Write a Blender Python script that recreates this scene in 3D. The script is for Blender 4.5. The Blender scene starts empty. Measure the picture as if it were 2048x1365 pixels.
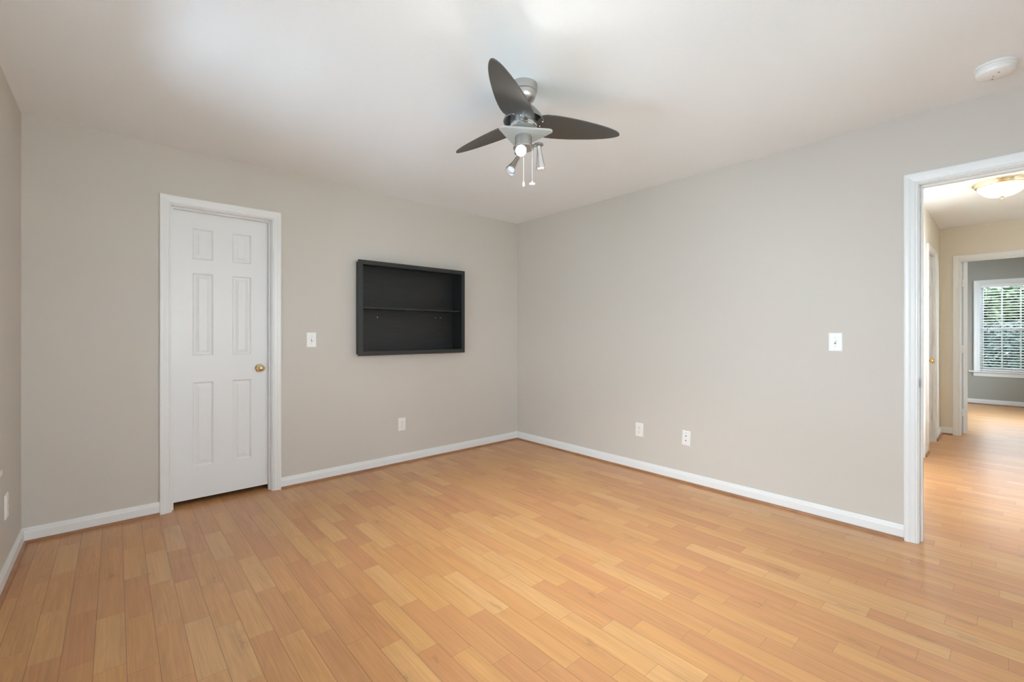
import bpy, bmesh, math, random
from mathutils import Vector, Matrix

S = bpy.context.scene
COL = S.collection
random.seed(7)

# ------------------------------------------------------------------ camera
YAW = 0.843602336
CAM = Vector((-3.4046, -3.7352, 1.19227))
cd = bpy.data.cameras.new('camera')
cam = bpy.data.objects.new('camera', cd)
COL.objects.link(cam)
cam.location = CAM
cam.rotation_euler = (math.pi / 2, 0, YAW - math.pi / 2)
cd.sensor_width = 36
cd.lens = 890.684 / 2048 * 36
cd.shift_y = -14.83 / 2048
cd.clip_start = 0.02
S.camera = cam

# ------------------------------------------------------------------ exposure
S.view_settings.view_transform = 'Standard'
S.view_settings.look = 'None'
S.view_settings.gamma = 1
S.view_settings.use_curve_mapping = False
S.view_settings.exposure = 0.0
S.cycles.max_bounces = 14
S.cycles.diffuse_bounces = 8
S.cycles.glossy_bounces = 5
S.cycles.transparent_max_bounces = 12
S.cycles.sample_clamp_indirect = 6

# ------------------------------------------------------------------ sky
w = bpy.data.worlds.new('sky')
S.world = w
w.use_nodes = True
nt = w.node_tree
bg = nt.nodes['Background']
tc = nt.nodes.new('ShaderNodeTexCoord')
sep = nt.nodes.new('ShaderNodeSeparateXYZ')
rmp = nt.nodes.new('ShaderNodeValToRGB')
rmp.color_ramp.elements[0].position = 0.45
rmp.color_ramp.elements[0].color = (0.55, 0.60, 0.62, 1)
rmp.color_ramp.elements[1].position = 0.75
rmp.color_ramp.elements[1].color = (0.80, 0.90, 1.0, 1)
mth = nt.nodes.new('ShaderNodeMath'); mth.operation = 'MULTIPLY_ADD'
mth.inputs[1].default_value = 0.5; mth.inputs[2].default_value = 0.5
nt.links.new(tc.outputs['Generated'], sep.inputs[0])
nt.links.new(sep.outputs['Z'], mth.inputs[0])
nt.links.new(mth.outputs[0], rmp.inputs[0])
nt.links.new(rmp.outputs[0], bg.inputs[0])
bg.inputs[1].default_value = 7.0

# ------------------------------------------------------------------ window light and added fill lamps
def area(name, loc, direction, sx, sy, power, color):
    d = bpy.data.lights.new(name, 'AREA')
    d.shape = 'RECTANGLE'; d.size = sx; d.size_y = sy; d.energy = power; d.color = color
    o = bpy.data.objects.new(name, d)
    COL.objects.link(o)
    o.location = loc
    o.rotation_euler = Vector(direction).to_track_quat('-Z', 'Y').to_euler()
    return o

WIN_L = ((-3.62, -2.57), (-1.98, -1.03))            # left-wall windows: one beside the camera, one added for ceiling fill
FILL_WIN_F = ((-3.30, -2.25), (-1.85, -0.80))           # unseen windows behind the camera, added as soft fill
SILL_F = 0.90
DAY = (0.79, 0.90, 1.0)                            # open sky
UP_FILL = (0.66, 0.80, 1.0)                            # tint of the added upward lamp that lifts the ceiling
area('daylight_and_fill', (-4.15, -3.095, 1.60), (1, 0, -0.45), 1.15, 1.2, 68, DAY).data.spread = math.radians(120)
area('upward_fill', (-5.30, -1.505, 0.10), (1, 0, 0.70), 3.0, 1.7, 300, UP_FILL)  # added low outside, aimed up to brighten the ceiling
area('daylight_and_fill', (-2.775, -4.57, 1.50), (0, 1, 0.05), 1.15, 1.3, 27, (0.96, 0.98, 1.0)).data.spread = math.radians(115)  # fill lamp outside an added window
area('daylight_and_fill', (-1.325, -4.57, 1.50), (0, 1, 0.05), 1.15, 1.3, 8, DAY).data.spread = math.radians(115)  # weaker fill lamp at the neighbouring added window
area('upward_fill', (-2.775, -5.50, 0.25), (0, 1, 0.70), 2.4, 1.2, 120, (0.84, 0.93, 1.0))  # added upward lamp, stands in for ground bounce
# beyond the hall: lamps added to brighten the far room and the hall
area('daylight_and_fill', (9.6, -3.8, 4.4), (-1, 0, -0.75), 3.0, 2.0, 4200, DAY)  # extra sky lamp above the far window, out of view
area('daylight_and_fill', (5.75, -5.85, 1.6), (0, 1, -0.50), 1.3, 1.2, 230, DAY).data.spread = math.radians(120)  # lamp at an unseen side window, added for the far room
area('daylight_and_fill', (1.5, -4.60, 1.4), (0.25, 1, 0.05), 1.4, 1.4, 185, (0.97, 0.98, 1.0))  # lamp at an unseen window, added to lift the hall
LAMP_W, HALL_W = 80, 2.0                            # fan spotlights, hall bulbs
LAMP_C, HALL_C = (1.0, 0.97, 0.92), (1.0, 0.86, 0.68)

# ------------------------------------------------------------------ materials
def newmat(name):
    m = bpy.data.materials.new(name)
    m.use_nodes = True
    return m, m.node_tree, m.node_tree.nodes['Principled BSDF']

def mat(name, color, rough=0.5, metal=0.0, spec=0.5, bump=0.0, bscale=300.0, detail=4.0, coat=0.0, mottling=0.0):
    m, t, p = newmat(name)
    p.inputs['Base Color'].default_value = (*color, 1)
    p.inputs['Roughness'].default_value = rough
    p.inputs['Metallic'].default_value = metal
    p.inputs['Specular IOR Level'].default_value = spec
    p.inputs['Coat Weight'].default_value = coat
    co = t.nodes.new('ShaderNodeTexCoord')
    if bump:
        n = t.nodes.new('ShaderNodeTexNoise')
        n.inputs['Scale'].default_value = bscale
        n.inputs['Detail'].default_value = detail
        b = t.nodes.new('ShaderNodeBump')
        b.inputs['Strength'].default_value = bump
        b.inputs['Distance'].default_value = 0.01
        t.links.new(co.outputs['Object'], n.inputs['Vector'])
        t.links.new(n.outputs['Fac'], b.inputs['Height'])
        t.links.new(b.outputs['Normal'], p.inputs['Normal'])
    if mottling:
        n2 = t.nodes.new('ShaderNodeTexNoise')
        n2.inputs['Scale'].default_value = 3.0
        mr = t.nodes.new('ShaderNodeMapRange')
        mr.inputs['To Min'].default_value = rough - mottling
        mr.inputs['To Max'].default_value = rough + mottling
        t.links.new(co.outputs['Object'], n2.inputs['Vector'])
        t.links.new(n2.outputs['Fac'], mr.inputs['Value'])
        t.links.new(mr.outputs[0], p.inputs['Roughness'])
    return m

def emit(name, color, strength):
    m, t, p = newmat(name)
    p.inputs['Base Color'].default_value = (*color, 1)
    p.inputs['Emission Color'].default_value = (*color, 1)
    p.inputs['Emission Strength'].default_value = strength
    return m

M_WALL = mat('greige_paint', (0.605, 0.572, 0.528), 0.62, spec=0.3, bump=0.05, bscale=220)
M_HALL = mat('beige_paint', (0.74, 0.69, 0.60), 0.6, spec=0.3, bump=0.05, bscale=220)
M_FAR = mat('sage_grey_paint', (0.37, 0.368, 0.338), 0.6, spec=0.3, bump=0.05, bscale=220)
M_CEIL = mat('popcorn_ceiling', (0.89, 0.91, 0.93), 0.9, spec=0.1, bump=0.14, bscale=260, detail=3)
M_TRIM = mat('white_gloss_paint', (0.80, 0.815, 0.825), 0.35, spec=0.5, mottling=0.05)
M_DOOR = mat('white_door_paint', (0.81, 0.825, 0.84), 0.38, spec=0.5, bump=0.02, bscale=90)
M_PLASTIC = mat('white_plastic', (0.86, 0.86, 0.85), 0.3)
M_SLOT = mat('dark_slot', (0.03, 0.03, 0.03), 0.6)
M_PEWTER = mat('screw_metal', (0.55, 0.54, 0.52), 0.35, metal=1.0)
M_PALEBRASS = mat('pale_brass', (0.84, 0.75, 0.56), 0.22, metal=1.0)
M_STRIKE = mat('aged_strike_metal', (0.20, 0.18, 0.16), 0.5, metal=0.3)
M_BRASS = mat('satin_brass', (0.83, 0.66, 0.40), 0.16, metal=1.0)
M_BRASSY = mat('polished_brass', (0.86, 0.60, 0.24), 0.15, metal=1.0)
M_CHROME = mat('brushed_nickel', (0.52, 0.505, 0.49), 0.36, metal=1.0)
M_POLISH = mat('polished_nickel', (0.78, 0.78, 0.78), 0.22, metal=1.0)
M_BLADE = mat('graphite_blade', (0.085, 0.083, 0.078), 0.42, metal=0.35, spec=0.8)
M_SHROUD = mat('graphite_metal', (0.24, 0.24, 0.235), 0.45, metal=0.2)
M_LINER = mat('closet_shade_black', (0.02, 0.02, 0.02), 0.9)  # black colour stands in for the shade inside the closet
M_BULB = emit('lit_bulb', (1.0, 0.93, 0.82), 60)
M_HALLBULB = emit('lit_hall_bulb', (1.0, 0.86, 0.66), 5)
M_OFFBULB = mat('unlit_bulb', (0.75, 0.77, 0.8), 0.2)
M_WHITEPULL = mat('white_pull', (0.9, 0.9, 0.9), 0.3)
M_SLAT = mat('white_blind', (0.92, 0.92, 0.92), 0.4)
M_CORD = mat('grey_cord', (0.22, 0.22, 0.22), 0.6)
M_BARK = mat('bark', (0.09, 0.07, 0.05), 0.9, bump=0.5, bscale=40)
M_GRASS = mat('lawn', (0.10, 0.14, 0.06), 0.9, bump=0.6, bscale=30)

def black_wood():
    m, t, p = newmat('black_stained_wood')
    co = t.nodes.new('ShaderNodeTexCoord')
    mp = t.nodes.new('ShaderNodeMapping')
    mp.inputs['Scale'].default_value = (6, 60, 120)
    n = t.nodes.new('ShaderNodeTexNoise'); n.inputs['Scale'].default_value = 1.0; n.inputs['Detail'].default_value = 6
    r = t.nodes.new('ShaderNodeValToRGB')
    r.color_ramp.elements[0].position = 0.3; r.color_ramp.elements[0].color = (0.007, 0.007, 0.0075, 1)
    r.color_ramp.elements[1].position = 0.75; r.color_ramp.elements[1].color = (0.017, 0.017, 0.0185, 1)
    b = t.nodes.new('ShaderNodeBump'); b.inputs['Strength'].default_value = 0.25; b.inputs['Distance'].default_value = 0.004
    t.links.new(co.outputs['Object'], mp.inputs[0]); t.links.new(mp.outputs[0], n.inputs['Vector'])
    t.links.new(n.outputs['Fac'], r.inputs[0]); t.links.new(r.outputs[0], p.inputs['Base Color'])
    t.links.new(n.outputs['Fac'], b.inputs['Height']); t.links.new(b.outputs[0], p.inputs['Normal'])
    p.inputs['Roughness'].default_value = 0.55
    return m
M_BLACK = black_wood()
M_BLACKFRAME = mat('charcoal_frame_paint', (0.019, 0.0205, 0.020), 0.42, bump=0.05, bscale=120)

def shoe_wood():
    m, t, p = newmat('oak_shoe_molding')
    co = t.nodes.new('ShaderNodeTexCoord')
    n = t.nodes.new('ShaderNodeTexNoise'); n.inputs['Scale'].default_value = 14; n.inputs['Detail'].default_value = 5
    r = t.nodes.new('ShaderNodeValToRGB')
    r.color_ramp.elements[0].position = 0.3; r.color_ramp.elements[0].color = (0.28, 0.130, 0.062, 1)
    r.color_ramp.elements[1].position = 0.7; r.color_ramp.elements[1].color = (0.37, 0.180, 0.090, 1)
    t.links.new(co.outputs['Object'], n.inputs['Vector'])
    t.links.new(n.outputs['Fac'], r.inputs[0]); t.links.new(r.outputs[0], p.inputs['Base Color'])
    p.inputs['Roughness'].default_value = 0.35
    return m
M_SHOE = shoe_wood()

def glass(name, tint=(1, 1, 1), rough=0.0, gloss=0.8):
    m = bpy.data.materials.new(name); m.use_nodes = True
    t = m.node_tree; t.nodes.remove(t.nodes['Principled BSDF'])
    out = t.nodes['Material Output']
    tr = t.nodes.new('ShaderNodeBsdfTransparent'); tr.inputs[0].default_value = (*tint, 1)
    gl = t.nodes.new('ShaderNodeBsdfGlossy'); gl.inputs['Roughness'].default_value = rough; gl.inputs[0].default_value = (gloss, gloss, gloss, 1)
    fr = t.nodes.new('ShaderNodeFresnel'); fr.inputs[0].default_value = 1.45
    mx = t.nodes.new('ShaderNodeMixShader')
    t.links.new(fr.outputs[0], mx.inputs[0]); t.links.new(tr.outputs[0], mx.inputs[1]); t.links.new(gl.outputs[0], mx.inputs[2])
    t.links.new(mx.outputs[0], out.inputs[0])
    return m
M_GLASS = glass('window_glass', (0.95, 0.97, 0.97))
M_DIMGLOSS = glass('dimmed_gloss_glass', (0.95, 0.97, 0.97), gloss=0.06)  # gloss colour darkened to keep a lamp's reflection out of the pane

def frosted(name, color, trans=0.55, alpha=0.25, emission=0.0):
    """milky glass: diffuse, some light let through, a little seen through"""
    m = bpy.data.materials.new(name); m.use_nodes = True
    t = m.node_tree; t.nodes.remove(t.nodes['Principled BSDF'])
    out = t.nodes['Material Output']
    d = t.nodes.new('ShaderNodeBsdfDiffuse'); d.inputs[0].default_value = (*color, 1)
    tl = t.nodes.new('ShaderNodeBsdfTranslucent'); tl.inputs[0].default_value = (*color, 1)
    tr = t.nodes.new('ShaderNodeBsdfTransparent')
    gl = t.nodes.new('ShaderNodeBsdfGlossy'); gl.inputs['Roughness'].default_value = 0.15
    m1 = t.nodes.new('ShaderNodeMixShader'); m1.inputs[0].default_value = trans
    m2 = t.nodes.new('ShaderNodeMixShader'); m2.inputs[0].default_value = alpha
    m3 = t.nodes.new('ShaderNodeMixShader'); m3.inputs[0].default_value = 0.08
    t.links.new(d.outputs[0], m1.inputs[1]); t.links.new(tl.outputs[0], m1.inputs[2])
    t.links.new(m1.outputs[0], m2.inputs[1]); t.links.new(tr.outputs[0], m2.inputs[2])
    t.links.new(m2.outputs[0], m3.inputs[1]); t.links.new(gl.outputs[0], m3.inputs[2])
    last = m3
    if emission:
        e = t.nodes.new('ShaderNodeEmission'); e.inputs[0].default_value = (*color, 1); e.inputs[1].default_value = emission
        a = t.nodes.new('ShaderNodeAddShader')
        t.links.new(m3.outputs[0], a.inputs[0]); t.links.new(e.outputs[0], a.inputs[1]); last = a
    t.links.new(last.outputs[0], out.inputs[0])
    return m
M_PLATE = frosted('frosted_glass_plate', (0.80, 0.83, 0.82), 0.45, 0.35)
M_DOME = frosted('ribbed_lamp_glass', (0.86, 0.79, 0.68), 0.4, 0.06)

def leaves(name, c0, c1):
    m, t, p = newmat(name)
    oi = t.nodes.new('ShaderNodeTexCoord')
    n = t.nodes.new('ShaderNodeTexNoise'); n.inputs['Scale'].default_value = 4.0; n.inputs['Detail'].default_value = 5
    r = t.nodes.new('ShaderNodeValToRGB')
    r.color_ramp.elements[0].position = 0.35; r.color_ramp.elements[0].color = (*c0, 1)
    r.color_ramp.elements[1].position = 0.65; r.color_ramp.elements[1].color = (*c1, 1)
    t.links.new(oi.outputs['Object'], n.inputs['Vector']); t.links.new(n.outputs['Fac'], r.inputs[0])
    t.links.new(r.outputs[0], p.inputs['Base Color'])
    p.inputs['Roughness'].default_value = 0.45
    return m
M_LEAF = leaves('green_leaves', (0.035, 0.078, 0.036), (0.14, 0.21, 0.09))
M_LEAF2 = leaves('bluish_leaves', (0.045, 0.075, 0.068), (0.125, 0.18, 0.16))

def floor_mat():
    m, t, p = newmat('oak_strip_floor')
    N = t.nodes.new; L = t.links.new
    def math_(op, a, b=None, c=None):
        n = N('ShaderNodeMath'); n.operation = op
        for i, v in enumerate((a, b, c)):
            if v is None: continue
            if isinstance(v, (int, float)): n.inputs[i].default_value = v
            else: L(v, n.inputs[i])
        return n.outputs[0]
    co = N('ShaderNodeTexCoord'); sp = N('ShaderNodeSeparateXYZ'); L(co.outputs['Object'], sp.inputs[0])
    X, Y = sp.outputs['X'], sp.outputs['Y']
    u = math_('DIVIDE', math_('ADD', X, 3.375), 0.0895)
    k = math_('FLOOR', u); fu = math_('FRACT', u)
    wn = N('ShaderNodeTexWhiteNoise'); wn.noise_dimensions = '1D'; L(k, wn.inputs['W'])
    jit = math_('MULTIPLY', math_('SUBTRACT', wn.outputs['Value'], 0.5), 0.07)
    v = math_('SUBTRACT', math_('MULTIPLY', Y, -1.0), math_('MULTIPLY_ADD', k, 0.1085, 0.49))
    v = math_('DIVIDE', math_('ADD', v, jit), 0.40)
    j = math_('FLOOR', v); fv = math_('FRACT', v)
    cid = N('ShaderNodeCombineXYZ'); L(k, cid.inputs[0]); L(j, cid.inputs[1])
    w2 = N('ShaderNodeTexWhiteNoise'); w2.noise_dimensions = '2D'; L(cid.outputs[0], w2.inputs['Vector'])
    rv = w2.outputs['Value']; rc = w2.outputs['Color']
    tone = N('ShaderNodeValToRGB')
    e = tone.color_ramp.elements
    e[0].position = 0.0; e[0].color = (0.503, 0.239, 0.102, 1)
    e[1].position = 1.0; e[1].color = (0.594, 0.338, 0.145, 1)
    for ps, cc in ((0.25, (0.520, 0.257, 0.109, 1)), (0.5, (0.545, 0.277, 0.108, 1)), (0.75, (0.565, 0.303, 0.118, 1))):
        a = e.new(ps); a.color = cc
    L(rv, tone.inputs[0])
    # grain: long fine streaks, then the cathedral rings of each board
    off = N('ShaderNodeVectorMath'); off.operation = 'SCALE'; L(rc, off.inputs[0]); off.inputs['Scale'].default_value = 40
    def stretched(sx, sy, scale, detail, dist=0.0):
        mp = N('ShaderNodeMapping'); mp.inputs['Scale'].default_value = (sx, sy, 1)
        L(co.outputs['Object'], mp.inputs['Vector'])
        ad = N('ShaderNodeVectorMath'); ad.operation = 'ADD'; L(mp.outputs[0], ad.inputs[0]); L(off.outputs[0], ad.inputs[1])
        n = N('ShaderNodeTexNoise'); n.inputs['Scale'].default_value = scale; n.inputs['Detail'].default_value = detail
        n.inputs['Distortion'].default_value = dist
        L(ad.outputs[0], n.inputs['Vector']); return n.outputs['Fac']
    fine = stretched(150, 4.0, 1.0, 4)
    broad = stretched(20, 1.4, 1.0, 2)
    rings = math_('SINE', math_('MULTIPLY', stretched(14, 1.8, 1.0, 1.0), 55))
    ringamt = math_('MULTIPLY', math_('GREATER_THAN', math_('FRACT', math_('MULTIPLY', rv, 7.3)), 0.45), 0.028)
    # knots: a few darker eyes with rings round them
    mp = N('ShaderNodeMapping'); mp.inputs['Scale'].default_value = (8, 2.4, 1); L(co.outputs['Object'], mp.inputs['Vector'])
    dn = N('ShaderNodeTexNoise'); dn.inputs['Scale'].default_value = 22; dn.inputs['Detail'].default_value = 3; L(co.outputs['Object'], dn.inputs['Vector'])
    mixv = N('ShaderNodeVectorMath'); mixv.operation = 'MULTIPLY_ADD'
    L(dn.outputs['Color'], mixv.inputs[0]); mixv.inputs[1].default_value = (0.38, 0.38, 0); L(mp.outputs[0], mixv.inputs[2])
    vo = N('ShaderNodeTexVoronoi'); vo.inputs['Scale'].default_value = 1.0; vo.voronoi_dimensions = '2D'; L(mixv.outputs[0], vo.inputs['Vector'])
    keep = N('ShaderNodeSeparateColor'); L(vo.outputs['Color'], keep.inputs[0])
    kept = math_('GREATER_THAN', keep.outputs[0], 0.80)
    def fade(r0, r1):
        kn = N('ShaderNodeMapRange'); kn.inputs['From Min'].default_value = r0; kn.inputs['From Max'].default_value = r1
        kn.inputs['To Min'].default_value = 1.0; kn.inputs['To Max'].default_value = 0.0; L(vo.outputs['Distance'], kn.inputs['Value'])
        return math_('MULTIPLY', kn.outputs[0], kept)
    eye = fade(0.0, 0.085); halo = fade(0.04, 0.30)
    kring = math_('MULTIPLY', math_('SINE', math_('MULTIPLY', vo.outputs['Distance'], 85)), halo)
    val = math_('ADD', math_('MULTIPLY', math_('SUBTRACT', fine, 0.5), 0.42), 1.0)
    val = math_('ADD', val, math_('MULTIPLY', math_('SUBTRACT', broad, 0.5), 0.34))
    val = math_('ADD', val, math_('MULTIPLY', rings, ringamt))
    val = math_('SUBTRACT', val, math_('MULTIPLY', eye, 0.22))
    val = math_('SUBTRACT', val, math_('MULTIPLY', halo, 0.09))
    val = math_('ADD', val, math_('MULTIPLY', kring, 0.035))
    mul = N('ShaderNodeVectorMath'); mul.operation = 'SCALE'; L(tone.outputs[0], mul.inputs[0]); L(val, mul.inputs['Scale'])
    # seams
    du = math_('ABSOLUTE', math_('SUBTRACT', fu, 0.5))
    su = math_('GREATER_THAN', du, 0.5 - 0.012)
    dv = math_('ABSOLUTE', math_('SUBTRACT', fv, 0.5))
    sv = math_('GREATER_THAN', dv, 0.5 - 0.0022)
    seam = math_('MAXIMUM', math_('MULTIPLY', su, 0.7), math_('MULTIPLY', sv, 0.5))
    mx = N('ShaderNodeMix'); mx.data_type = 'RGBA'
    L(seam, mx.inputs['Factor']); L(mul.outputs[0], mx.inputs['A']); mx.inputs['B'].default_value = (0.16, 0.085, 0.045, 1)
    L(mx.outputs['Result'], p.inputs['Base Color'])
    p.inputs['Roughness'].default_value = 0.30
    p.inputs['Specular IOR Level'].default_value = 0.6
    bp = N('ShaderNodeBump'); bp.inputs['Strength'].default_value = 0.12; bp.inputs['Distance'].default_value = 0.002
    hgt = math_('SUBTRACT', math_('MULTIPLY', fine, 0.15), seam)
    L(hgt, bp.inputs['Height']); L(bp.outputs[0], p.inputs['Normal'])
    return m
M_FLOOR = floor_mat()

# ------------------------------------------------------------------ mesh helpers
def obj(name, bm, m, parent=None, smooth=False, loc=None, mats=None):
    bmesh.ops.recalc_face_normals(bm, faces=bm.faces)
    me = bpy.data.meshes.new(name)
    bm.to_mesh(me); bm.free()
    for x in ([m] if mats is None else mats): me.materials.append(x)
    if smooth:
        for f in me.polygons: f.use_smooth = True
        try: me.set_sharp_from_angle(angle=math.radians(smooth if smooth is not True else 35))
        except Exception: pass
    o = bpy.data.objects.new(name, me)
    COL.objects.link(o)
    if loc is not None: o.location = loc
    if parent is not None: o.parent = parent
    return o

def empty(name, loc=(0, 0, 0), rotz=0.0):
    o = bpy.data.objects.new(name, None)
    COL.objects.link(o); o.location = loc; o.rotation_euler = (0, 0, rotz)
    o.empty_display_size = 0.1
    return o

def tag(o, label, cat, group=None):
    o['label'] = label; o['category'] = cat
    if group: o['group'] = group
    return o

def struct(o):
    o['kind'] = 'structure'
    return o

def box(bm, lo, hi, bevel=0.0, seg=2):
    r = bmesh.ops.create_cube(bm, size=1)
    vs = r['verts']
    for v in vs:
        v.co = Vector((lo[i] + (v.co[i] + 0.5) * (hi[i] - lo[i]) for i in range(3)))
    if bevel:
        es = list({e for v in vs for e in v.link_edges})
        bmesh.ops.bevel(bm, geom=es, offset=bevel, segments=seg, affect='EDGES', profile=0.5)
    return bm

def B(lo, hi, bevel=0.0):
    return box(bmesh.new(), lo, hi, bevel)

def lathe(bm, prof, seg=48, mtx=None, close=False):
    """prof: (radius, z) pairs, spun about z"""
    rings = []
    for r, z in prof:
        if r < 1e-6: rings.append([bm.verts.new((0, 0, z))])
        else: rings.append([bm.verts.new((r * math.cos(2 * math.pi * i / seg), r * math.sin(2 * math.pi * i / seg), z)) for i in range(seg)])
    for a, b in zip(rings, rings[1:]):
        for i in range(seg):
            j = (i + 1) % seg
            if len(a) == 1 and len(b) == 1: continue
            if len(a) == 1: bm.faces.new((a[0], b[i], b[j]))
            elif len(b) == 1: bm.faces.new((a[i], a[j], b[0]))
            else: bm.faces.new((a[i], a[j], b[j], b[i]))
    if mtx is not None:
        for ring in rings:
            for v in ring: v.co = mtx @ v.co
    return bm

def L_(prof, seg=48, mtx=None):
    return lathe(bmesh.new(), prof, seg, mtx)

def aim(loc, direction):
    return Matrix.Translation(Vector(loc)) @ Vector(direction).to_track_quat('Z', 'Y').to_matrix().to_4x4()

def tube(bm, pts, r, seg=10):
    pts = [Vector(p) for p in pts]
    rings = []
    for i, p in enumerate(pts):
        d = (pts[min(i + 1, len(pts) - 1)] - pts[max(i - 1, 0)]).normalized()
        q = d.to_track_quat('Z', 'Y')
        rr = r[i] if isinstance(r, (list, tuple)) else r
        rings.append([bm.verts.new(p + q @ Vector((rr * math.cos(2 * math.pi * k / seg), rr * math.sin(2 * math.pi * k / seg), 0))) for k in range(seg)])
    for a, b in zip(rings, rings[1:]):
        for k in range(seg):
            bm.faces.new((a[k], a[(k + 1) % seg], b[(k + 1) % seg], b[k]))
    bm.faces.new(rings[0]); bm.faces.new(rings[-1])
    return bm

def sweep(bm, path_of_offset, prof, closed=False):
    """moulding: path_of_offset(o) gives the path shifted outward by o; prof is (offset, height) pairs; place(p, height) is folded in"""
    loops = [path_of_offset(o, h) for o, h in prof]
    vs = [[bm.verts.new(p) for p in lp] for lp in loops]
    n = len(vs[0])
    for a, b in zip(vs, vs[1:]):
        for i in range(n - 1 + (1 if closed else 0)):
            j = (i + 1) % n
            bm.faces.new((a[i], a[j], b[j], b[i]))
    if not closed:
        bm.faces.new([l[0] for l in vs]); bm.faces.new([l[-1] for l in vs])
    return bm

def wall(name, axis, p0, p1, u0, u1, z0, z1, holes, m):
    """a slab between p0 and p1 on the axis, u along the other axis, with rectangular holes (ua,ub,za,zb)"""
    us = sorted({u0, u1, *[h[0] for h in holes], *[h[1] for h in holes]})
    zs = sorted({z0, z1, *[h[2] for h in holes], *[h[3] for h in holes]})
    us = [u for u in us if u0 <= u <= u1]; zs = [z for z in zs if z0 <= z <= z1]
    def solid(i, j):
        if i < 0 or j < 0 or i >= len(us) - 1 or j >= len(zs) - 1: return False
        cu = (us[i] + us[i + 1]) / 2; cz = (zs[j] + zs[j + 1]) / 2
        return not any(h[0] < cu < h[1] and h[2] < cz < h[3] for h in holes)
    bm = bmesh.new()
    def P(p, u, z): return (p, u, z) if axis == 0 else (u, p, z)
    def quad(a, b, c, d): bm.faces.new([bm.verts.new(q) for q in (a, b, c, d)])
    for i in range(len(us) - 1):
        for j in range(len(zs) - 1):
            if not solid(i, j): continue
            a, b, c, d = us[i], us[i + 1], zs[j], zs[j + 1]
            for p in (p0, p1): quad(P(p, a, c), P(p, b, c), P(p, b, d), P(p, a, d))
            if not solid(i - 1, j): quad(P(p0, a, c), P(p1, a, c), P(p1, a, d), P(p0, a, d))
            if not solid(i + 1, j): quad(P(p0, b, c), P(p1, b, c), P(p1, b, d), P(p0, b, d))
            if not solid(i, j - 1): quad(P(p0, a, c), P(p0, b, c), P(p1, b, c), P(p1, a, c))
            if not solid(i, j + 1): quad(P(p0, a, d), P(p0, b, d), P(p1, b, d), P(p1, a, d))
    bmesh.ops.remove_doubles(bm, verts=bm.verts, dist=1e-5)
    return struct(obj(name, bm, m))

# plane frames: u along the wall, z up, h out of the wall into the room
def FA(y=0.0): return lambda u, z, h: (u, y - h, z)            # faces -y
def FB(x=0.0): return lambda u, z, h: (x - h, u, z)            # faces -x
def FC(x): return lambda u, z, h: (x + h, u, z)                # faces +x
def FD(y): return lambda u, z, h: (u, y + h, z)                # faces +y

CASING = [(0, 0), (0, .008), (.003, .0105), (.008, .0105), (.011, .009), (.014, .0115), (.030, .0135), (.040, .0165), (.054, .0175), (.060, .0155), (.062, .012), (.062, 0)]
def casing(name, F, a, b, zt, prof=CASING, z0=0.0):
    def path(o, h): return [F(a - o, z0, h), F(a - o, zt + o, h), F(b + o, zt + o, h), F(b + o, z0, h)]
    return struct(obj(name, sweep(bmesh.new(), path, prof), M_TRIM))

BASE = [(0, 0), (.0135, 0), (.0135, .060), (.0115, .068), (.0095, .071), (.0085, .079), (.006, .085), (0, .085)]
SHOE = [(.0125, 0), (.0285, 0), (.0275, .006), (.0240, .0115), (.0190, .0150), (.0125, .0165)]
def baseboard(name, F, a, b, ma=0, mb=0):
    """ma / mb: +1 where the end meets another board in an inner corner (mitred)"""
    def strip(prof):
        def path(o, z): return [F(a + (o if ma else 0), z, o), F(b - (o if mb else 0), z, o)]
        return sweep(bmesh.new(), path, prof)
    o = struct(obj(name, strip(BASE), M_TRIM))
    s = obj('shoe_molding', strip(SHOE), M_SHOE, o)
    s['label'] = 'thin brown wood shoe molding'
    return o

def door_mesh(W, H, T, rows, cols):
    """six-panel slab, local: x 0..W, y 0 (front) .. T, z 0..H; rows / cols are the panel spans"""
    bm = bmesh.new()
    xs = sorted({0, W, *[c for cc in cols for c in cc]}); zs = sorted({0, H, *[c for cc in rows for c in cc]})
    def q(pts): bm.faces.new([bm.verts.new(p) for p in pts])
    for front in (True, False):
        Y = (lambda d: d) if front else (lambda d: T - d)
        for i in range(len(xs) - 1):
            for j in range(len(zs) - 1):
                a, b, c, d = xs[i], xs[i + 1], zs[j], zs[j + 1]
                if (a, b) in cols and (c, d) in rows:
                    rings = [(0, 0), (.005, .004), (.010, .0085), (.017, .0085), (.036, .0035), (.038, .0020)]
                    L0 = None
                    for (ins, dep) in rings:
                        lp = [(a + ins, Y(dep), c + ins), (b - ins, Y(dep), c + ins), (b - ins, Y(dep), d - ins), (a + ins, Y(dep), d - ins)]
                        if L0:
                            for k in range(4): q((L0[k], L0[(k + 1) % 4], lp[(k + 1) % 4], lp[k]))
                        L0 = lp
                    q(L0)
                else:
                    q(((a, Y(0), c), (b, Y(0), c), (b, Y(0), d), (a, Y(0), d)))
    for (p, r) in (((0, 0), (W, 0)), ((W, 0), (W, H)), ((W, H), (0, H)), ((0, H), (0, 0))):
        q(((p[0], 0, p[1]), (r[0], 0, r[1]), (r[0], T, r[1]), (p[0], T, p[1])))
    bmesh.ops.remove_doubles(bm, verts=bm.verts, dist=1e-5)
    return bm

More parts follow.
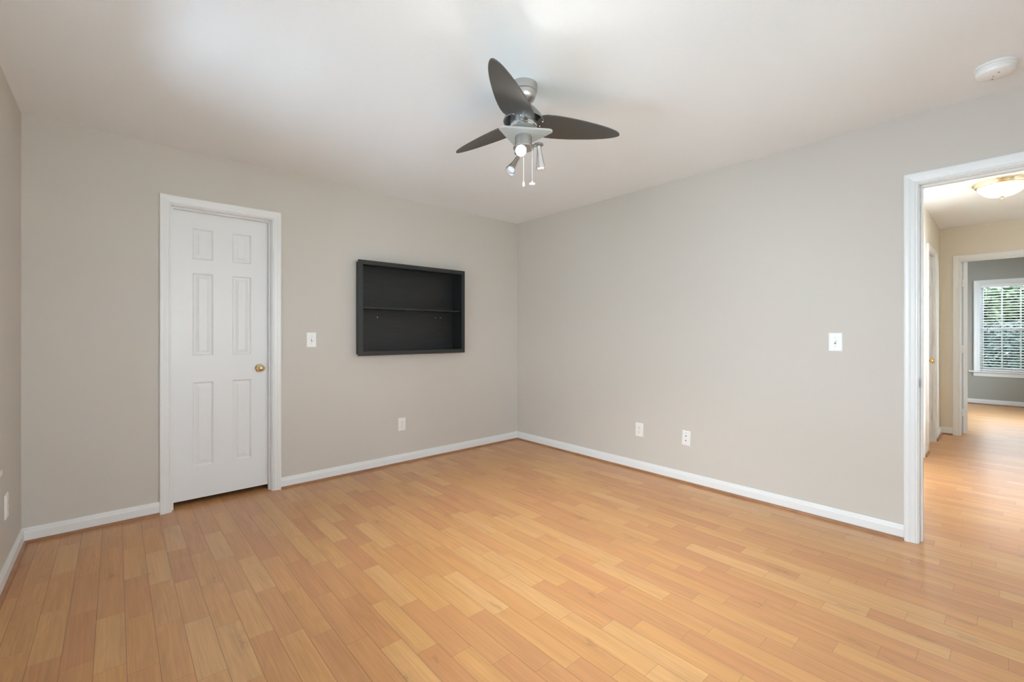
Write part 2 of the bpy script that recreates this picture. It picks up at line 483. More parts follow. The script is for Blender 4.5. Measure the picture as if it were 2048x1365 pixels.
def knob(parent, loc, direction, m, scale=1.0):
    s = scale
    k = obj('knob', L_([(0, .062 * s), (.010 * s, .0618 * s), (.0135 * s, .0595 * s), (.015 * s, .0590 * s), (.021 * s, .057 * s), (.0265 * s, .050 * s), (.0275 * s, .043 * s), (.0245 * s, .035 * s),
                        (.016 * s, .029 * s), (.011 * s, .024 * s), (.0105 * s, .008 * s)], 40, aim(loc, direction)), m, parent, True)
    obj('rosette', L_([(.0105 * s, .010 * s), (.018 * s, .009 * s), (.028 * s, .006 * s), (.0315 * s, .002 * s), (.0315 * s, 0)], 40, aim(loc, direction)), m, k, True)
    return k

# ------------------------------------------------------------------ room shell
H = 2.44
XL, YF = -3.805, -4.27            # left wall, wall behind the camera
T = 0.115
# niche and closet door in the back wall
NX0, NX1, NZ0, NZ1 = -1.867, -0.799, 1.014, 1.806
DA0, DA1, DAZ = -3.128, -2.519, 2.055
DB0, DB1, DBZ = -4.150, -3.380, 2.043
HY = -3.160                        # hall's left wall
HX = 3.950                         # hall's far wall
FX = 7.520                         # far room's window wall
D20, D21 = 2.765, 3.337            # door in the hall's left wall
D30, D31 = 1.62, 2.378             # the one before it
D40, D41 = -4.10, -3.330           # doorway at the hall's end
W30, W31, W3A, W3B = -4.092, -3.352, 0.563, 2.036

struct(obj('floor', B((XL - .3, -5.7, -0.05), (FX + .1, 1.0, 0)), M_FLOOR))
struct(obj('ceiling', B((XL - .3, -5.7, H), (FX + .15, 1.0, H + .06)), M_CEIL))
wall('wall_back', 1, 0, T, XL, 0, 0, H, [(DA0 - .006, DA1 + .006, 0, DAZ + .006), (NX0, NX1, NZ0, NZ1)], M_WALL)
wall('wall_right', 0, 0, T, YF, 0, 0, H, [(DB0 - .006, DB1 + .006, 0, DBZ + .006)], M_WALL)
wall('wall_left', 0, XL - T, XL, YF - T, T, 0, H, [(a, b, 0.62, 2.05) for a, b in WIN_L], M_WALL)
wall('wall_front', 1, YF - T, YF, XL, 0, 0, H, [(a, b, SILL_F, 2.05) for a, b in FILL_WIN_F], M_WALL)
struct(obj('wall_closet', box(box(box(bmesh.new(), (-3.35, .80, 0), (-2.3, .84, H)), (-3.39, T + .001, 0), (-3.35, .84, H)), (-2.3, T + .001, 0), (-2.26, .84, H)), M_LINER))
# hall and far room
wall('wall_hall_left', 1, HY, HY + T, T, HX, 0, H, [(D20 - .006, D21 + .006, 0, DBZ + .006), (D30 - .006, D31 + .006, 0, DBZ + .006)], M_HALL)
wall('wall_hall_right', 1, YF - T, YF, 0, HX + T, 0, H, [(0.9, 2.1, 0.62, 2.05)], M_HALL)
wall('wall_hall_end', 0, HX, HX + T, YF, -2.2, 0, H, [(D40 - .006, D41 + .006, 0, DBZ + .006)], M_HALL)
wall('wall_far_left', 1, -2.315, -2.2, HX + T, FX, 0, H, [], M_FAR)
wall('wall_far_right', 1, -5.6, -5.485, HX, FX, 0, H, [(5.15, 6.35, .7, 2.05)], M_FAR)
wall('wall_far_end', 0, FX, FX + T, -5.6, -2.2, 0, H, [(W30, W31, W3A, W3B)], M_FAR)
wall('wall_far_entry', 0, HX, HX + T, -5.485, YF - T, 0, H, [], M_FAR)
struct(obj('ground', B((XL - 30, -30, -0.45), (40, 26, -0.35)), M_GRASS))

# casings, jambs and stops
def jamb(parent, F, a, b, zt, h0, h1, stop, w_=.0105):
    """lining of a doorway from h0 (room face) to h1, with its stop between stop[0] and stop[1]"""
    t = .006
    def bx(u0, u1, z0, z1, k0, k1, bm):
        p = F(u0, z0, k0); q = F(u1, z1, k1)
        box(bm, [min(x, y) for x, y in zip(p, q)], [max(x, y) for x, y in zip(p, q)])
    bm = bmesh.new()
    bx(a - .006, a + .004, 0, zt + .006, h0, h1, bm); bx(b - .004, b + .006, 0, zt + .006, h0, h1, bm); bx(a + .004, b - .004, zt - .004, zt + .006, h0, h1, bm)
    obj('jamb', bm, M_TRIM, parent)
    bm = bmesh.new()
    bx(a + .004, a + .004 + w_, 0, zt - .0045, stop[0], stop[1], bm); bx(b - .004 - w_, b - .004, 0, zt - .0045, stop[0], stop[1], bm); bx(a + .004 + w_, b - .004 - w_, zt - .0145, zt - .004, stop[0], stop[1], bm)
    obj('door_stop', bm, M_TRIM, parent)

t1 = casing('trim_1', FA(), DA0, DA1, DAZ); jamb(t1, FA(), DA0, DA1, DAZ, 0, -T, (-.033, -.069))
t2 = casing('trim_2', FB(), DB0, DB1, DBZ); jamb(t2, FB(), DB0, DB1, DBZ, 0, -T, (-.040, -.075))
obj('strike_plate', L_([(.0, .0014), (.016, .0012), (.017, 0)], 28, Matrix.Translation((.004, DB1 - .0050, .912)) @ Matrix.Rotation(math.pi / 2, 4, 'X') @ Matrix.Diagonal((1.05, 1.75, 1, 1))), M_STRIKE, t2)['label'] = 'dark metal strike plate'
t3 = casing('trim_3', FC(T), DB0, DB1, DBZ)
t4 = casing('trim_4', FA(HY), D20, D21, DBZ); jamb(t4, FA(HY), D20, D21, DBZ, 0, -T, (-.055, -.080))
t5 = casing('trim_5', FA(HY), D30, D31, DBZ); jamb(t5, FA(HY), D30, D31, DBZ, 0, -T, (-.055, -.080))
t6 = casing('trim_6', FB(HX), D40, D41, DBZ); jamb(t6, FB(HX), D40, D41, DBZ, 0, -T, (-.025, -.040), .006)
t7 = casing('trim_7', FC(HX + T), D40, D41, DBZ)

# doors
ROWS = ((.225, .815), (1.000, 1.580), (1.677, 1.893))
def narrow_cols(W): return ((.117, .239), (W - .239, W - .117))
Wd = DA1 - DA0 - .014
d1 = struct(obj('door_1', door_mesh(Wd, 2.012, .035, ROWS, narrow_cols(Wd)), M_DOOR, loc=(DA0 + .007, .0705, .036)))
knob(d1, (Wd - .062, 0, .895), (0, -1, 0), M_BRASS)

def hinge(parent, x, y, z):
    h = obj('hinge', box(tube(bmesh.new(), [(x, y, z - .045), (x, y, z + .045)], .0065, 10), (x - .012, y - .002, z - .043), (x + .012, y + .002, z + .043)), M_TRIM, parent)
    return h

W2 = D21 - D20 - .014
d2 = struct(obj('door_2', door_mesh(W2, 2.015, .035, ROWS, ((.105, .225), (W2 - .225, W2 - .105))), M_DOOR, loc=(D20 + .007, HY + .016, .020)))
knob(d2, (.065, 0, .895), (0, -1, 0), M_BRASSY)
for z in (.25, 1.02, 1.80): hinge(d2, W2 + .002, -.008, z)
W3 = D31 - D30 - .014
d3 = struct(obj('door_3', door_mesh(W3, 2.015, .035, ROWS, ((.12, .32), (W3 - .32, W3 - .12))), M_DOOR, loc=(D30 + .007, HY + .016, .020)))
W4 = D41 - D40 - .014
d4 = struct(obj('door_4', door_mesh(W4, 2.015, .035, ROWS, ((.12, .32), (W4 - .32, W4 - .12))), M_DOOR, loc=(HX + T + .008, D41 - .055, .020)))
d4.rotation_euler = (0, 0, math.radians(14))
for z in (.24, .99, 1.77):
    obj('hinge', box(tube(bmesh.new(), [(-.006, .045, z - .045), (-.006, .045, z + .045)], .0065, 10), (-.010, .008, z - .044), (-.001, .050, z + .044)), M_TRIM, d4)
knob(d4, (W4 - .065, 0, .90), (0, -1, 0), M_BRASSY)
knob(d4, (W4 - .065, .035, .90), (0, 1, 0), M_BRASSY)

# baseboards
baseboard('baseboard_back_left', FA(), XL, DA0 - .062, 1, 0)
baseboard('baseboard_back_right', FA(), DA1 + .062, 0, 0, 1)
baseboard('baseboard_right', FB(), DB1 + .062, 0, 0, 1)
baseboard('baseboard_left', FC(XL), YF, 0, 1, 1)
baseboard('baseboard_front', FD(YF), XL, 0, 1, 0)
baseboard('baseboard_hall_left', FA(HY), D21 + .062, HX, 0, 1)
baseboard('baseboard_hall_middle', FA(HY), D31 + .062, D20 - .062)
baseboard('baseboard_hall_near', FA(HY), T, D30 - .062)
baseboard('baseboard_hall_end', FB(HX), D41 + .062, HY, 0, 1)
baseboard('baseboard_hall_right', FD(YF), T, HX, 0, 0)
baseboard('baseboard_far_end', FB(FX), -5.485, -2.315, 1, 1)

# ------------------------------------------------------------------ windows
def window(name, F, a, b, z0, z1, depth, cols=3, rows=2, pane=None):
    """double-hung window in a hole: frame, stool and apron, two sashes with their panes; F's h is out of the wall into the room"""
    def bx(bm, u0, u1, za, zb, k0, k1):
        p = F(u0, za, k0); q = F(u1, zb, k1)
        box(bm, [min(x, y) for x, y in zip(p, q)], [max(x, y) for x, y in zip(p, q)])
    bm = bmesh.new()
    t = .018
    bx(bm, a, a + t, z0, z1, -depth, .0); bx(bm, b - t, b, z0, z1, -depth, .0); bx(bm, a + t, b - t, z1 - t, z1, -depth, 0); bx(bm, a + t, b - t, z0, z0 + t, -depth, -.02)
    root = struct(obj(name, bm, M_TRIM))
    def path(o, h): return [F(a - o, z0, h), F(a - o, z1 + o, h), F(b + o, z1 + o, h), F(b + o, z0, h)]
    obj('window_casing', sweep(bmesh.new(), path, [(p[0] * .93, p[1]) for p in CASING]), M_TRIM, root)
    st = bmesh.new(); bx(st, a - .115, b + .115, z0 - .020, z0, -.02, .045)
    obj('window_stool', st, M_TRIM, root)
    ap = bmesh.new(); bx(ap, a - .058, b + .058, z0 - .088, z0 - .020, 0, .014)
    obj('window_apron', ap, M_TRIM, root)
    mid = (z0 + z1) / 2 - .038
    for (za, zb, k) in ((mid - .012, z1 - t, -.085), (z0 + t, mid + .024, -.052)):
        bm = bmesh.new()
        s = .042; k1 = k - .026
        bx(bm, a + t, a + t + s, za, zb, k, k1); bx(bm, b - t - s, b - t, za, zb, k, k1)
        bx(bm, a + t + s, b - t - s, zb - .036, zb, k, k1); bx(bm, a + t + s, b - t - s, za, za + .036, k, k1)
        ua, ub, va, vb = a + t + s, b - t - s, za + .036, zb - .036
        for i in range(1, cols):
            u = ua + (ub - ua) * i / cols; bx(bm, u - .010, u + .010, va, vb, k - .004, k - .022)
        for i in range(1, rows):
            v = va + (vb - va) * i / rows; bx(bm, ua, ub, v - .010, v + .010, k - .005, k - .021)
        sa = obj('sash', bm, M_TRIM, root)
        g = bmesh.new(); bx(g, ua - .004, ub + .004, va - .004, vb + .004, k - .011, k - .015)
        obj('pane', g, pane or M_GLASS, sa)
    return root

window('window_1', FB(FX), W30, W31, W3A, W3B, T, 3, 1, M_DIMGLOSS)
for i, (a, b) in enumerate(WIN_L): window('window_%d' % (i + 2), FC(XL), a, b, 0.62, 2.05, T)  # the second is unseen, added to let fill reach the ceiling
for i, (a, b) in enumerate(FILL_WIN_F): window('window_%d' % (i + 4), FD(YF), a, b, SILL_F, 2.05, T)  # unseen openings added for the fill lamps behind the camera
window('window_7', FD(YF), 0.9, 2.1, 0.62, 2.05, T)  # unseen, added so its lamp can light the hall
window('window_6', FD(-5.485), 5.15, 6.35, 0.70, 2.05, T)  # unseen, added so its lamp can light the far room

# blind of the far window
bl = empty('window_blind', (FX + .025, (W30 + W31) / 2, W3A))
tag(bl, 'white two-inch slat blind hanging in the far room window', 'window blind')
ww = W31 - W30 - .044
obj('headrail', B((-.028, -ww / 2, 1.405), (.028, ww / 2, 1.452), .003), M_SLAT, bl)
nsl = 31
for i in range(nsl):
    z = .058 + i * (1.385 - .058) / (nsl - 1)
    bm = bmesh.new()
    pr = [(-.025, -.0015), (-.012, .0012), (0, .002), (.012, .0012), (.025, -.0015)]
    vs = [[bm.verts.new((x, y, zz + dz)) for (x, zz) in pr] for y in (-ww / 2, ww / 2) for dz in (0, .0028)]
    A0, A1, B0, B1 = vs
    for k in range(4):
        bm.faces.new((A0[k], A0[k + 1], B0[k + 1], B0[k])); bm.faces.new((A1[k], A1[k + 1], B1[k + 1], B1[k]))
        bm.faces.new((A0[k], A0[k + 1], A1[k + 1], A1[k])); bm.faces.new((B0[k], B0[k + 1], B1[k + 1], B1[k]))
    bm.faces.new((A0[0], A1[0], B1[0], B0[0])); bm.faces.new((A0[4], A1[4], B1[4], B0[4]))
    obj('slat', bm, M_SLAT, bl, loc=(0, 0, z)).rotation_euler = (0, math.radians(-10), 0)
obj('bottom_rail', B((-.025, -ww / 2, .006), (.025, ww / 2, .024), .003), M_SLAT, bl)
for y in (ww / 2 - .022, 0, -ww / 2 + .022):
    bm = bmesh.new()
    for x in (-.0265, .0265): tube(bm, [(x, y, .02), (x, y, 1.41)], .0011, 6)
    obj('ladder_cord', bm, M_CORD, bl)
wy = -3.457 - (W30 + W31) / 2
obj('tilt_wand', tube(bmesh.new(), [(-.036, wy, 1.41), (-.037, wy, .70), (-.037, wy, .66)], [.0028, .0032, .005], 8), M_CORD, bl)

# ------------------------------------------------------------------ black wall shelf set into the back wall
fx0, fx1, fz0, fz1, D = -1.878, -0.789, 1.003, 1.818, .085
sh = empty('wall_shelf', ((fx0 + fx1) / 2, 0, fz0))
tag(sh, 'black stained wooden shadow-box shelf with one shelf board, set in the back wall', 'wall shelf')
cx = (fx0 + fx1) / 2
hw, hh = (fx1 - fx0) / 2, fz1 - fz0
rim = .037
def frame_path(o, h): return [(-hw + o, -h, o), (hw - o, -h, o), (hw - o, -h, hh - o), (-hw + o, -h, hh - o)]
obj('front_frame', sweep(bmesh.new(), frame_path, [(0, D - .020), (0, D - .001), (.001, D), (rim - .001, D), (rim, D - .001), (rim, D - .020), (0, D - .020)], True), M_BLACKFRAME, sh)
i0 = .0115
bm = bmesh.new()
bw = .0125
box(bm, (-hw + i0, -D + .020, i0), (-hw + i0 + bw, .098, hh - i0)); box(bm, (hw - i0 - bw, -D + .020, i0), (hw - i0, .098, hh - i0))
box(bm, (-hw + i0 + bw, -D + .020, i0), (hw - i0 - bw, .098, i0 + bw)); box(bm, (-hw + i0 + bw, -D + .020, hh - i0 - bw), (hw - i0 - bw, .098, hh - i0))
obj('box_side', bm, M_BLACKFRAME, sh)
obj('back_panel', B((-hw + i0, .0982, i0), (hw - i0, .1100, hh - i0)), M_BLACK, sh)
obj('shelf_board', B((-hw + i0 + bw, -.058, .4035), (hw - i0 - bw, .098, .4165), .001), M_BLACKFRAME, sh)
for (x, z) in ((-.295, .338), (.317, .347), (.375, .349)):
    obj('screw', L_([(0, .003), (.0035, .002), (.0045, 0)], 12, aim((x, .0982, z), (0, -1, 0))), M_PEWTER, sh)

# ------------------------------------------------------------------ switches, outlets, cable plate
def plate_bm(w_, h_, t_=.0065):
    bm = bmesh.new()
    rings = [(0, 0), (0, .0025), (.0045, t_ - .0004), (.008, t_)]
    prev = None
    for ins, d in rings:
        lp = [bm.verts.new((sx * (w_ / 2 - ins), -d, sz * (h_ / 2 - ins))) for sx, sz in ((-1, -1), (1, -1), (1, 1), (-1, 1))]
        if prev:
            for k in range(4): bm.faces.new((prev[k], prev[(k + 1) % 4], lp[(k + 1) % 4], lp[k]))
        else: bm.faces.new(lp)
        prev = lp
    bm.faces.new(prev)
    return bm
PW, PH = .0735, .1185
def screw(root, z, y=-.0065):
    obj('screw', L_([(0, .0012), (.0025, .001), (.0034, 0)], 14, aim((0, y, z), (0, -1, 0))), M_PEWTER, root)

def light_switch(loc, rotz, label, group):
    r = empty('light_switch', loc, rotz); tag(r, label, 'light switch', group)
    obj('cover_plate', plate_bm(PW, PH), M_PLASTIC, r)
    obj('switch_slot', B((-.0055, -.0068, -.0125), (.0055, -.0060, .0125)), M_CORD, r)
    bm = B((-.0045, -.017, -.006), (.0045, -.0062, .008))
    for v in bm.verts:
        if v.co.y < -.01: v.co.z += .006; v.co.x *= .85
    obj('toggle', bm, M_PLASTIC, r)
    for z in (-.030, .030): screw(r, z)
    return r

def outlet(loc, rotz, label, group):
    r = empty('wall_outlet', loc, rotz); tag(r, label, 'outlet', group)
    obj('cover_plate', plate_bm(PW, PH), M_PLASTIC, r)
    for z in (-.0195, .0195):
        bm = bmesh.new()
        n = 28; pts = []
        for i in range(n):
            a = 2 * math.pi * i / n
            pts.append((max(-.0165, min(.0165, .0185 * math.cos(a))), max(-.0135, min(.0135, .0175 * math.sin(a)))))
        f0 = [bm.verts.new((x, -.0060, z + zz)) for x, zz in pts]; f1 = [bm.verts.new((x * .95, -.0088, z + zz * .95)) for x, zz in pts]
        bm.faces.new(f1)
        for i in range(n): bm.faces.new((f0[i], f0[(i + 1) % n], f1[(i + 1) % n], f1[i]))
        rc = obj('receptacle', bm, M_PLASTIC, r)
        for sx, hgt in ((-.0064, .0042), (.0064, .0036)):
            obj('slot', B((sx - .0011, -.0091, z + .003 - hgt), (sx + .0011, -.0085, z + .003 + hgt)), M_SLOT, rc)
        obj('ground_hole', L_([(0, .0006), (.0026, .0004), (.0026, 0)], 14, aim((0, -.0086, z - .0085), (0, -1, 0))), M_SLOT, rc)
    screw(r, 0)
    return r

QB = math.pi / 2 * -1     # face -x
light_switch((-2.2325, 0, 1.1415), 0, 'white toggle light switch on the back wall between the white door and the black shelf', 'toggle light switches')
light_switch((0, -2.990, 1.138), QB, 'white toggle light switch on the right wall near the hall doorway', 'toggle light switches')
outlet((-1.438, 0, .358), 0, 'white duplex outlet low on the back wall under the black shelf', 'duplex wall outlets')
outlet((0, -1.5775, .356), QB, 'white duplex outlet low on the right wall, left of the cable plate', 'duplex wall outlets')
outlet((XL, -.476, .352), math.pi / 2, 'white duplex outlet on the left wall, at the picture edge', 'duplex wall outlets')
cp = empty('cable_plate', (0, -2.003, .3565), QB)
cp.rotation_euler = (0, math.radians(2.5), QB)
tag(cp, 'white cable jack plate with two dark sockets on the right wall', 'cable plate')
obj('cover_plate', plate_bm(PW * .92, PH), M_PLASTIC, cp)
for z in (-.018, .018):
    obj('jack', L_([(0, .004), (.0026, .004), (.0038, .0040), (.0042, 0)], 18, aim((0, -.0063, z), (0, -1, 0))), M_SLOT, cp)
for z in (-.042, .042): screw(cp, z)

# ------------------------------------------------------------------ smoke detector
sd = empty('smoke_detector', (-.349, -3.682, H))
tag(sd, 'round white smoke detector on the ceiling near the hall doorway', 'smoke detector')
obj('mounting_base', L_([(0, 0), (.070, 0), (.072, -.004), (.072, -.011), (.067, -.012)], 56), M_PLASTIC, sd, True)
obj('cover', L_([(.0655, -.0115), (.0685, -.013), (.0685, -.020), (.064, -.0225), (.064, -.026), (.066, -.0275), (.062, -.040), (.052, -.047), (0, -.0490)], 56), M_PLASTIC, sd, True)
for (x, y) in ((-.030, -.012), (0, .006), (.030, .010)):
    obj('vent_slot', L_([(0, .0012), (.0036, .001), (.0036, 0)], 14, aim((x, y, -.0482), (0, 0, -1))), M_CORD, sd)

# ------------------------------------------------------------------ ceiling fan
R_ = Vector((math.sin(YAW), -math.cos(YAW), 0)); F_ = Vector((math.cos(YAW), math.sin(YAW), 0))
fc = CAM + F_ * 2.235 + R_ * (2.235 * (1047 - 1024) / 890.684)
fan = empty('ceiling_fan', (fc.x, fc.y, H))
tag(fan, 'three-blade grey ceiling fan with triangular glass plate and spotlights', 'ceiling fan')
def Z(z): return z - H
obj('canopy', L_([(.0, Z(2.44)), (.069, Z(2.44)), (.070, Z(2.434)), (.069, Z(2.415)), (.067, Z(2.402)), (.063, Z(2.398)), (.062, Z(2.394)), (.0615, Z(2.385)), (.058, Z(2.372)), (.050, Z(2.361)), (.040, Z(2.354)), (.037, Z(2.351)), (.022, Z(2.350)), (.020, Z(2.353)), (.018, Z(2.375))], 56), M_CHROME, fan, 30)
obj('downrod', L_([(.011, Z(2.40)), (.011, Z(2.29))], 24), M_SLOT, fan, True)
obj('motor_shroud', L_([(.016, Z(2.345)), (.030, Z(2.343)), (.052, Z(2.326)), (.080, Z(2.296)), (.096, Z(2.274)), (.102, Z(2.257)), (.099, Z(2.256)), (.093, Z(2.270)), (.077, Z(2.292)), (.050, Z(2.320)), (.016, Z(2.337))], 64), M_SHROUD, fan, 40)
obj('motor_housing', L_([(.0, Z(2.315)), (.060, Z(2.305)), (.068, Z(2.295)), (.069, Z(2.232)), (.066, Z(2.228)), (.066, Z(2.222)), (.063, Z(2.221)), (.045, Z(2.210)), (.0, Z(2.208))], 64), M_POLISH, fan, 30)
HWID = [(.066, .000), (.067, .035), (.071, .055), (.080, .070), (.10, .079), (.14, .0825), (.18, .082), (.22, .0795), (.26, .0755), (.30, .0705), (.34, .0645), (.38, .058), (.42, .050), (.455, .0415), (.485, .0325), (.508, .0235), (.523, .015), (.531, .0075), (.5345, 0)]
for k in range(3):
    th = math.radians(-146.3 + 120 * k)
    bm = bmesh.new()
    ph = math.radians(-13)
    top, bot = [], []
    out = [(r, h) for r, h in HWID] + [(r, -h) for r, h in HWID[-2:0:-1]]
    e = Vector((math.cos(th), math.sin(th), 0)); s = Vector((-math.sin(th) * math.cos(ph), math.cos(th) * math.cos(ph), math.sin(ph))); n = e.cross(s)
    NA = 9
    def P(r, wq, dz):
        camber = -.006 * (wq / .08) ** 2
        return Vector((0, 0, Z(2.250))) + e * r + s * wq + n * (camber + dz)
    grid = {}
    for dz in (0.0, .0065):
        rows = []
        for (r, h) in HWID:
            rows.append([bm.verts.new(P(r, h * (2 * i / NA - 1), dz)) for i in range(NA + 1)] if h > 0 else [bm.verts.new(P(r, 0, dz))])
        for a, b in zip(rows, rows[1:]):
            if len(a) == 1:
                for i in range(NA): bm.faces.new((a[0], b[i], b[i + 1]))
            elif len(b) == 1:
                for i in range(NA): bm.faces.new((a[i], a[i + 1], b[0]))
            else:
                for i in range(NA): bm.faces.new((a[i], a[i + 1], b[i + 1], b[i]))
        grid[dz] = rows
    g0, g1 = grid[0.0], grid[.0065]
    for j in range(len(g0) - 1):
        for side in (0, -1):
            q = [g0[j][side], g0[j + 1][side], g1[j + 1][side], g1[j][side]]
            bm.faces.new(q)
    bl_ = obj('blade', bm, M_BLADE, fan, 30)
    for (r, wq) in ((.092, -.028), (.088, .008), (.100, .040)):
        p_ = P(r, wq, -.001)
        obj('blade_screw', L_([(0, .0028), (.003, .002), (.0042, 0)], 14, aim(p_, -n)), M_POLISH, bl_, True)

# triangular glass plate under the motor
bm = bmesh.new()
def tri_loop(rc, ins, z):
    out = []
    for k in range(3):
        a = math.radians(57 + 120 * k)
        c = Vector((math.cos(a), math.sin(a), 0)) * (.172 - rc * 2)
        for i in range(9):
            b = a + math.radians(-60 + 120 * i / 8)
            out.append(c + Vector((math.cos(b), math.sin(b), 0)) * (rc - ins) + Vector((0, 0, z)))
    return out
loops = [tri_loop(.022, .003, Z(2.192)), tri_loop(.022, 0, Z(2.190)), tri_loop(.022, 0, Z(2.184)), tri_loop(.022, .003, Z(2.182))]
vv = [[bm.verts.new(p) for p in lp] for lp in loops]
for a, b in zip(vv, vv[1:]):
    for i in range(len(a)): bm.faces.new((a[i], a[(i + 1) % len(a)], b[(i + 1) % len(a)], b[i]))
bm.faces.new(vv[0]); bm.faces.new(vv[-1])
obj('glass_plate', bm, M_PLATE, fan)['label'] = 'frosted triangular glass plate'
obj('light_housing', L_([(.0, Z(2.209)), (.024, Z(2.209)), (.024, Z(2.182)), (.041, Z(2.181)), (.043, Z(2.176)), (.043, Z(2.135)), (.040, Z(2.131)), (.052, Z(2.128)), (.052, Z(2.121)), (.030, Z(2.116)), (0, Z(2.112))], 48), M_CHROME, fan, 35)

def rel(r, f, z): return R_ * r + F_ * f + Vector((0, 0, Z(z)))
def lamp(base, end, cap, lit, spread=110, rb=.012, re=.0265):
    b, e = Vector(base), Vector(end)
    d = (e - b); Ln = d.length; d.normalize()
    root = obj('lamp_head', L_([(.0, .0), (rb, .0), (rb * 1.05, Ln * .25), (rb * 1.35, Ln * .5), (re * .82, Ln * .8), (re, Ln * .97), (re, Ln), (re * .93, Ln * .99), (re * .60, Ln * .72), (0, Ln * .66)], 36, aim(b, d)), M_POLISH, fan, 40)
    obj('bulb', L_([(0, Ln * .97), (re * .45, Ln * .955), (re * .72, Ln * .91), (re * .78, Ln * .86), (re * .62, Ln * .74)], 28, aim(b, d)), M_BULB if lit else M_OFFBULB, root, True)
    hub = Vector((0, 0, Z(2.124)))
    obj('lamp_arm', tube(bmesh.new(), [hub, hub.lerp(cap, .55), cap], .0075, 12), M_SHROUD, root)
    obj('swivel_cap', L_([(0, .005), (.020, .005), (.024, .003), (.024, -.002), (.020, -.005), (0, -.006)], 32, Matrix.Translation(cap)), M_SHROUD, root, 40)
    obj('swivel', tube(bmesh.new(), [cap, b + d * .004], .006, 10), M_CHROME, root)
    if lit:
        l = bpy.data.lights.new('lamp_light', 'SPOT')
        l.energy = lit; l.color = LAMP_C; l.spot_size = math.radians(spread); l.spot_blend = 0.35 if spread > 150 else 0.9; l.shadow_soft_size = .02
        lo = bpy.data.objects.new('lamp_light', l); COL.objects.link(lo)
        lo.location = Vector((fc.x, fc.y, H)) + e + d * .012
        lo.rotation_euler = d.to_track_quat('-Z', 'Y').to_euler()
    return root
lamp(rel(.077, .002, 2.132), rel(.088, .020, 2.028), rel(.076, .000, 2.141), LAMP_W, 95)
lamp(rel(-.014, -.030, 2.098), rel(-.015, -.115, 2.064), rel(-.012, -.030, 2.118), LAMP_W * .036, 172)
lamp(rel(-.028, .030, 2.085), rel(-.066, -.015, 2.005), rel(-.022, .045, 2.117), 0)
for (r, f, z, kind) in ((-.0002, -.03, 1.935, 0), (.043, -.01, 1.943, 1)):
    p0 = rel(r, f, 2.118); p1 = rel(r, f, z)
    ch = obj('pull_chain', tube(bmesh.new(), [p0, p0.lerp(p1, .5), p1], .0012, 6), M_WHITEPULL, fan)
    if kind: obj('chain_pull', L_([(0, .012), (.003, .010), (.005, .004), (.0145, .001), (.0155, -.004), (.011, -.009), (0, -.010)], 28, Matrix.Translation(p1)), M_WHITEPULL, ch, True)
    else: obj('chain_pull', L_([(0, .012), (.004, .008), (.0062, -.002), (.005, -.014), (0, -.018)], 24, Matrix.Translation(p1)), M_WHITEPULL, ch, True)

# ------------------------------------------------------------------ hall ceiling light
hc = Vector((2.02, -3.678, H))
hl = empty('flush_ceiling_light', hc)
tag(hl, 'round brass flush light with ribbed glass bowl on the hall ceiling', 'ceiling light')
obj('brass_pan', L_([(0, 0), (.170, 0), (.173, -.004), (.172, -.009), (.166, -.012), (.162, -.013), (.160, -.017), (.162, -.022), (.160, -.028), (.154, -.034), (.147, -.036), (.138, -.034)], 72), M_PALEBRASS, hl, 30)
bm = bmesh.new()
prof = [(.140, -.036), (.136, -.052), (.124, -.074), (.104, -.096), (.078, -.112), (.048, -.121), (.020, -.124), (0, -.1245)]
seg = 144
rings = []
for r, z in prof:
    if r == 0: rings.append([bm.verts.new((0, 0, z))]); continue
    ring = []
    for i in range(seg):
        a = 2 * math.pi * i / seg
        rr = r * (1 + .035 * math.cos(22 * a))
        ring.append(bm.verts.new((rr * math.cos(a), rr * math.sin(a), z)))
    rings.append(ring)
for a, b in zip(rings, rings[1:]):
    for i in range(seg):
        j = (i + 1) % seg
        bm.faces.new((a[i], a[j], b[0]) if len(b) == 1 else (a[i], a[j], b[j], b[i]))
obj('glass_bowl', bm, M_DOME, hl, True)
obj('finial', L_([(0, -.122), (.017, -.1235), (.019, -.127), (.012, -.131), (.006, -.134), (.0075, -.139), (.006, -.144), (0, -.146)], 28), M_PALEBRASS, hl, True)
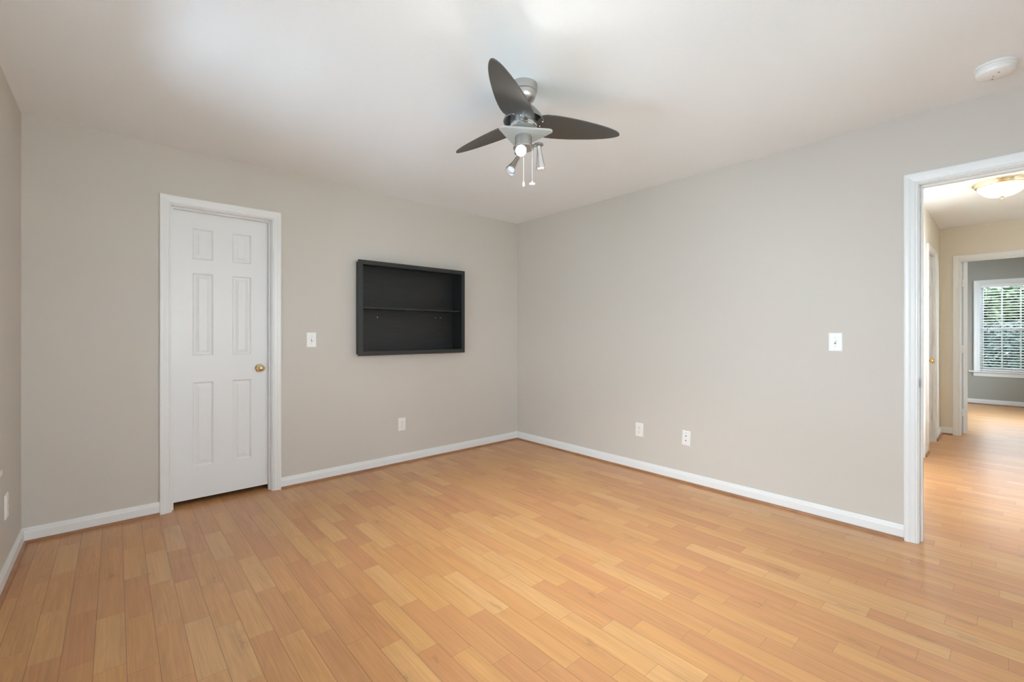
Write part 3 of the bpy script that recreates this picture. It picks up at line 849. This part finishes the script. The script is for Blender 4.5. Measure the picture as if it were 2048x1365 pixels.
for (dx, dy) in ((-.055, .035), (.055, -.02)):
    obj('bulb', L_([(0, -.078), (.012, -.075), (.021, -.062), (.022, -.052), (.013, -.036), (.012, -.02)], 24, Matrix.Translation((dx, dy, 0))), M_HALLBULB, hl, True)
    l = bpy.data.lights.new('hall_bulb_light', 'POINT'); l.energy = HALL_W; l.color = HALL_C; l.shadow_soft_size = .03
    lo = bpy.data.objects.new('hall_bulb_light', l); COL.objects.link(lo); lo.location = hc + Vector((dx, dy, -.092))

# ------------------------------------------------------------------ trees beyond the far window
def tree(name, loc, label, trunk_h, blobs, count, size, m, cat):
    root = empty(name, loc); tag(root, label, cat)
    bm = bmesh.new()
    tube(bm, [(0, 0, -.4), (.04, .03, trunk_h * .4), (-.03, .05, trunk_h)], [.12, .10, .05], 10)
    obj('trunk', bm, M_BARK, root)
    bm = bmesh.new()
    for i in range(count):
        cx_, cy_, cz_, rx, ry, rz = random.choice(blobs)
        d = Vector((random.gauss(0, 1), random.gauss(0, 1), random.gauss(0, 1))).normalized() * random.uniform(.55, 1.0)
        p = Vector((cx_ + d.x * rx, cy_ + d.y * ry, cz_ + d.z * rz))
        if p.z < -.3: p.z = -.3 + random.random() * .2
        s = size * random.uniform(.6, 1.3)
        q = Matrix.Rotation(random.uniform(0, 6.28), 3, 'Z') @ Matrix.Rotation(random.uniform(-1.2, 1.2), 3, 'X') @ Matrix.Rotation(random.uniform(-1, 1), 3, 'Y')
        pts = [(-.5, 0, 0), (-.15, .22, .05), (.2, .2, .04), (.55, 0, -.08), (.2, -.2, .04), (-.15, -.22, .05)]
        vs = [bm.verts.new(p + q @ (Vector(c) * s)) for c in pts]
        bm.faces.new((vs[0], vs[1], vs[2], vs[3])); bm.faces.new((vs[0], vs[3], vs[4], vs[5]))
    obj('foliage', bm, m, root)
    return root
tree('tree', (19.0, -4.3, -.35), 'green leafy tree filling the upper half of the far window', 1.9,
     [(0, 0, 2.35, 1.2, 1.5, .85), (.3, -1.6, 2.2, 1.2, 1.4, .85), (-.2, 1.5, 2.3, 1.2, 1.4, .85), (.2, .3, 1.5, 1.5, 2.6, .9)], 17000, .19, M_LEAF, 'tree')
tree('shrub', (15.5, -3.6, -.35), 'dense bluish green shrub in the lower half of the far window', .7,
     [(0, 0, .95, .8, 1.2, .95), (.1, -1.3, .9, .8, 1.1, .9), (.1, 1.4, .92, .8, 1.1, .9)], 15000, .13, M_LEAF2, 'shrub')
